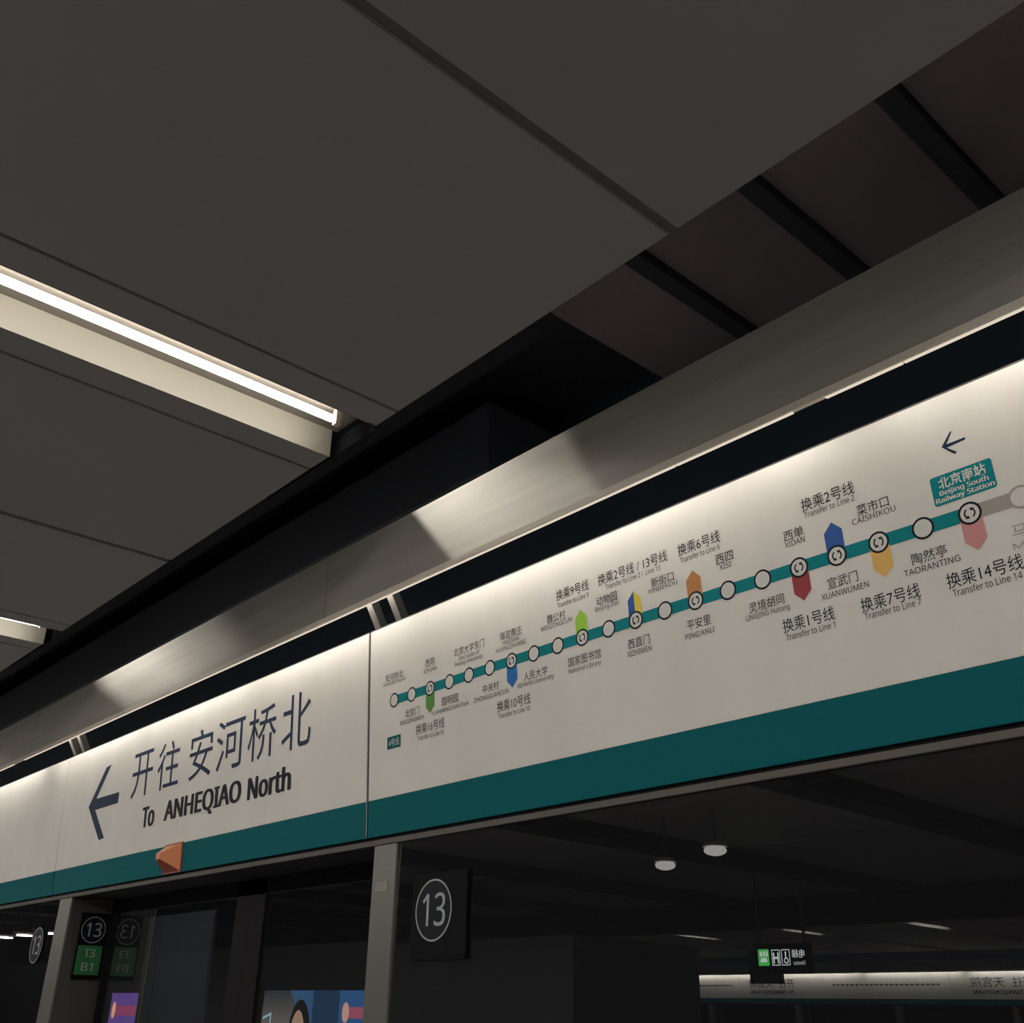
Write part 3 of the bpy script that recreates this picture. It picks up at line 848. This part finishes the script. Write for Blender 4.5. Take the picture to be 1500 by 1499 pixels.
ring('wheel', -0.083, zb + 0.065, 0.026, 0.042, -0.002, M['lit_white'], hs, 16)
text('lettering', '电梯', -0.405, -0.187, zb + 0.10, zb + 0.215, -0.002, M['lit_white'], hs, 0.0, False, 1.0, [(0, 0), (0.03, 0)])
text('lettering', 'Elevator', -0.405, -0.20, zb + 0.005, zb + 0.06, -0.002, M['lit_white'], hs, 0.0, True)

# opposite screen doors: signs, lamps, pillars, glass, beam
OB = (0, YO, Z(0.530))
opp_edges = [-32.2, -29.2, -26.1, -23.0, -20.0, -17.15, -13.50, -10.3, -6.3, -3.3, -0.3]
opp = []
for i, (a, b) in enumerate(zip(opp_edges[:-1], opp_edges[1:])):
    p = empty('header_sign', ((a + b) / 2, YO, Z(0.530)), (TILT, 0, PI))
    h = (b - a) / 2 - 0.006
    box('white_board', -h, h, 0, 0.022, 0.127, H, M['white'], p)
    box('teal_band', -h, h, 0, 0.022, 0, 0.1265, M['teal'], p)
    tag(p, 'white header sign across the platform, mirrored small in the glass', 'sign', 'header signs across the platform')
    opp.append((p, h))
def opp_dir(i):
    p, h = opp[i]
    text('chinese_lettering', '开往', -0.48, 0.04, 0.40, 0.63, E1, M['navy'], p)
    text('chinese_lettering', '天宫院', 0.22, 1.06, 0.40, 0.63, E1, M['navy'], p)
    text('latin_lettering', 'To  TIANGONGYUAN', -0.45, 1.02, 0.24, 0.34, E1, M['ink'], p, 0.02, True)
    p['label'] = ['white direction sign across the platform with mirrored large Chinese lettering at lower right', 'white direction sign across the platform, mirrored beside the hanging sign'][i == 4]
def opp_map(i):
    p, h = opp[i]
    flat('route_line', [[(-h + 0.3, 0.45), (h - 0.3, 0.45), (h - 0.3, 0.48), (-h + 0.3, 0.48)]], -0.0006, M['inkgrey'], p)
    n = 22
    flat('station_marker', [disc_pts(-h + 0.3 + (2 * h - 0.6) * k / (n - 1), 0.465, 0.026, n=10) for k in range(n)], -0.001, M['ink'], p)
    p['label'] = ['white route map sign across the platform, thin line mirrored in the glass', 'white route map sign across the platform at the mirrored left end'][i == 3]
opp_dir(6); opp_dir(4); opp_map(5); opp_map(3)
ob = empty('door_header', (0, 0, 0)); tag(ob, 'dark door header beam across the platform behind the camera', 'door header')
prism('beam', [(YO - 0.026, Z(0.499)), (YO - 0.026, Z(0.56)), (YO + 0.02, Z(1.26)), (YO - 0.5, Z(1.26)), (YO - 0.5, Z(0.499))], -31, 6.4, M['black'], ob)
of = fascia('steel_fascia', [-31, -25, -19, -13, -7, -1, 6], 'steel fascia across the platform behind the camera')
of.location = (-25.0, YO + 0.25, Z(1.271)); of.rotation_euler = (0, 0, PI)
for i in range(10):
    xc = -29.0 + 2.9 * i
    t = empty('strip_light', (xc, YO + 0.25, Z(1.271)), (0, 0, PI)); tag(t, 'strip light over the header signs across the platform', 'strip light', 'strip lights across the platform')
    box('housing', -1.35, 1.35, 0.004, 0.05, 0.0, 0.010, M['cream'], t)
    tube_x('tube', 0.085, 0.092, 0.034, -1.34, 1.34, M['htube'], t)
for i in range(10):
    x = -30.3 + 3.05 * i
    p = empty('door_pillar', (x, YO, 0), (0, 0, PI)); tag(p, 'steel pillar of the screen doors across the platform', 'pillar', 'pillars across the platform')
    box('steel_face', -0.067, 0.067, 0, 0.2, 0, Z(0.498), M['steel'], p, 0.004)
ow = tag(box('window_3', -31, 6, YO - 0.3, YO - 0.29, 0, Z(0.498), M['glass']), kind='structure')
cols = [((0.35, 0.02, 0.03), 'red'), ((0.12, 0.18, 0.35), 'blue grey'), ((0.4, 0.4, 0.45), 'pale'), ((0.45, 0.03, 0.03), 'bright red'), ((0.25, 0.03, 0.06), 'dark red')]
for i, (xc, w, (c, nm)) in enumerate(((-19.0, 2.1, cols[4]), (-15.6, 2.3, cols[1]), (-12.5, 2.8, cols[3]), (-22.0, 1.0, cols[2]), (-8.6, 2.4, cols[0]))):
    t = empty('advertising_screen', (xc, YO - 1.2, Z(-0.60)), (0, 0, PI)); tag(t, '%s lit advertising screen across the platform, mirrored dimly at the bottom' % nm, 'screen')
    box('case', -w / 2 - 0.05, w / 2 + 0.05, 0.01, 0.1, -1.0, 0.45, M['black'], t)
    flat('picture', [[(-w / 2, -0.95), (w / 2, -0.95), (w / 2, 0.40), (-w / 2, 0.40)]], 0.0, emitter('screen_%s' % nm.replace(' ', '_'), c, 1.0), t)
